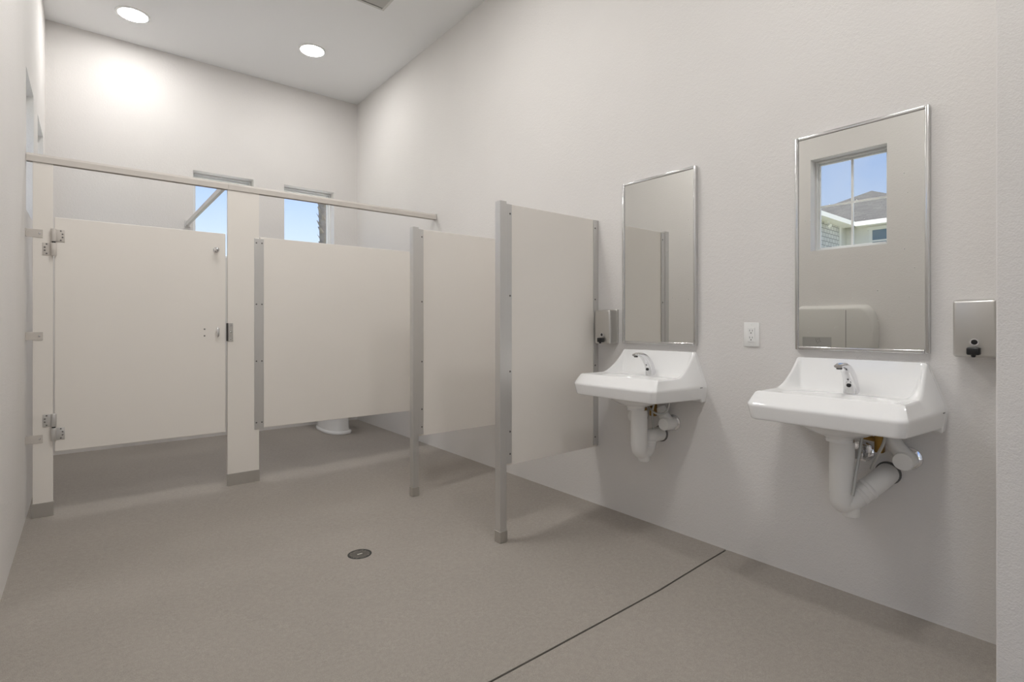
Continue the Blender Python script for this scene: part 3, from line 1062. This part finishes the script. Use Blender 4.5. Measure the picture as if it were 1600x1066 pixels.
# main block under the pyramid roof
bx0, bx1, by0, by1 = -28.1, EX - OH, 4.42 + OH, 12.5
MB().box(bx0, bx1, by0, by1, -0.30, EZ - 0.02).build('main_wall', 'wall_far', house)
peak = (-24.3, 8.66, 7.54)
rv = [(-28.5, 4.42, EZ), (EX, 4.42, EZ), (EX, 12.9, EZ), (-28.5, 12.9, EZ), peak]
for (i, j) in ((1, 2), (0, 1), (2, 3), (3, 0)):
    q = MB().add([rv[i], rv[j], peak, tuple(Vector(rv[i]) - Vector((0, 0, 0.08))), tuple(Vector(rv[j]) - Vector((0, 0, 0.08))), tuple(Vector(peak) - Vector((0, 0, 0.08)))],
                 [(0, 1, 2), (3, 5, 4), (0, 3, 4, 1), (1, 4, 5, 2), (2, 5, 3, 0)])
    o = q.build('roof_slope', 'shingle', house)
    a = (Vector(rv[j]) - Vector(rv[i])).normalized()
    mid = (Vector(rv[j]) + Vector(rv[i])) / 2
    uv_planar(o, a, (Vector(peak) - mid).normalized())
MB().box(EX - OH, EX + 0.10, 4.42, EY, EZ - 0.20, EZ - 0.02).build('eave_trim', 'trim_far', house)
# projecting wing
MB().box(EX - OH, -13.4, EY + OH, 12.5, -0.30, EZ - 0.02).build('wing_wall', 'siding', house)
sh = MB().box(-19.55, -13.4, EY + OH - 0.05, EY + OH - 0.001, -0.30, EZ - 0.20).build('shake_siding', 'shake', house)
uv_planar(sh, (1, 0, 0), (0, 0, 1))
MB().box(-19.66, -19.50, EY + OH - 0.08, EY + OH - 0.001, -0.30, EZ - 0.20).build('corner_board', 'trim_far', house)
MB().box(EX - 0.05, -13.0, EY - 0.10, EY + OH, EZ - 0.20, EZ - 0.02).build('eave_trim', 'trim_far', house)
ry = (EY + 12.9) / 2
rz = EZ + 0.40 * (ry - EY)
MB().prism([(EY, EZ - 0.02), (ry, rz), (12.9, EZ - 0.02)], 0, EX - 1.0, -13.0).build('wing_roof', 'shingle', house)
fl = MB().box(-17.95, -17.80, EY + 0.16, EY + 0.30, EZ - 0.30, EZ - 0.20).build('flood_light', 'trim_far', house)
MB().lathe((-17.94, EY + 0.2, EZ - 0.33), (0.5, -1, -0.8), [(0.05, 0), (0.08, 0.12)], 12).build('flood_head', 'trim_far', fl)
# window in the main block
wx = bx1
wf = MB()
for (a, b, c, d) in ((6.32, 7.60, 3.65, 3.78), (6.26, 7.66, 5.04, 5.19), (6.32, 6.44, 3.78, 5.04), (7.48, 7.60, 3.78, 5.04), (6.44, 7.48, 4.55, 4.62)):
    wf.box(wx, wx + 0.05, a, b, c, d)
wf = wf.build('house_window', 'trim_far', house)
for (c, d) in ((3.78, 4.55), (4.62, 5.04)):
    MB().box(wx + 0.005, wx + 0.02, 6.44, 7.48, c, d).build('pane', 'far_pane', wf)


def make_palm():
    bx_, by_ = 4.60, 13.0
    t = thing('palm_tree', (bx_, by_, -0.30), 'palm tree with a rough trunk seen through the window by the corner', 'tree')
    pts, rad = [], []
    for k in range(24):
        z = -0.30 + 9.6 * k / 23
        pts.append((bx_ + 0.05 * math.sin(z), by_, z))
        rad.append(0.17 - 0.035 * k / 23)
    MB().tube(pts, rad, 16).build('trunk', 'bark', t, True, 60)
    mb = MB()
    for k in range(210):
        z = 0.6 + 8.4 * k / 210
        a = k * 2.39996
        r = 0.155 - 0.02 * k / 210
        c, s = math.cos(a), math.sin(a)
        px_ = bx_ + 0.05 * math.sin(z)
        b0_ = Vector((px_ + c * (r - 0.03), by_ + s * (r - 0.03), z))
        tip = Vector((px_ + c * (r + 0.07), by_ + s * (r + 0.07), z + 0.20))
        side = Vector((-s, c, 0)) * 0.055
        mb.add([b0_ - side, b0_ + side, tip + side * 0.4, tip - side * 0.4, b0_ - side + Vector((0, 0, 0.06)), b0_ + side + Vector((0, 0, 0.06))],
               [(0, 1, 2, 3), (4, 3, 2, 5), (0, 4, 5, 1), (0, 3, 4), (1, 5, 2)])
    tag(mb.build('leaf_boots', 'bark', t), kind='stuff')
    for k in range(16):
        a = 2 * math.pi * k / 16 + 0.2 * (k % 3)
        el = 0.9 - 0.35 * (k % 4)
        c, s = math.cos(a), math.sin(a)
        fr = MB()
        m_ = 12
        for i in range(m_):
            u, u2 = i / m_, (i + 1) / m_
            def pt(u):
                r = 2.2 * u
                return Vector((bx_ + c * r, by_ + s * r, 9.3 + el * r - 0.55 * r * r))
            p, q = pt(u), pt(u2)
            w = 0.42 * math.sin(math.pi * min(1, u * 0.9 + 0.1)) + 0.03
            sd = Vector((-s, c, 0))
            for sg in (-1, 1):
                tip = p.lerp(q, 0.9) + sd * sg * w + Vector((c, s, -0.5)) * 0.12
                fr.add([p, q, tip], [(0, 1, 2)])
        fr.build('frond', 'frond', t)


make_palm()
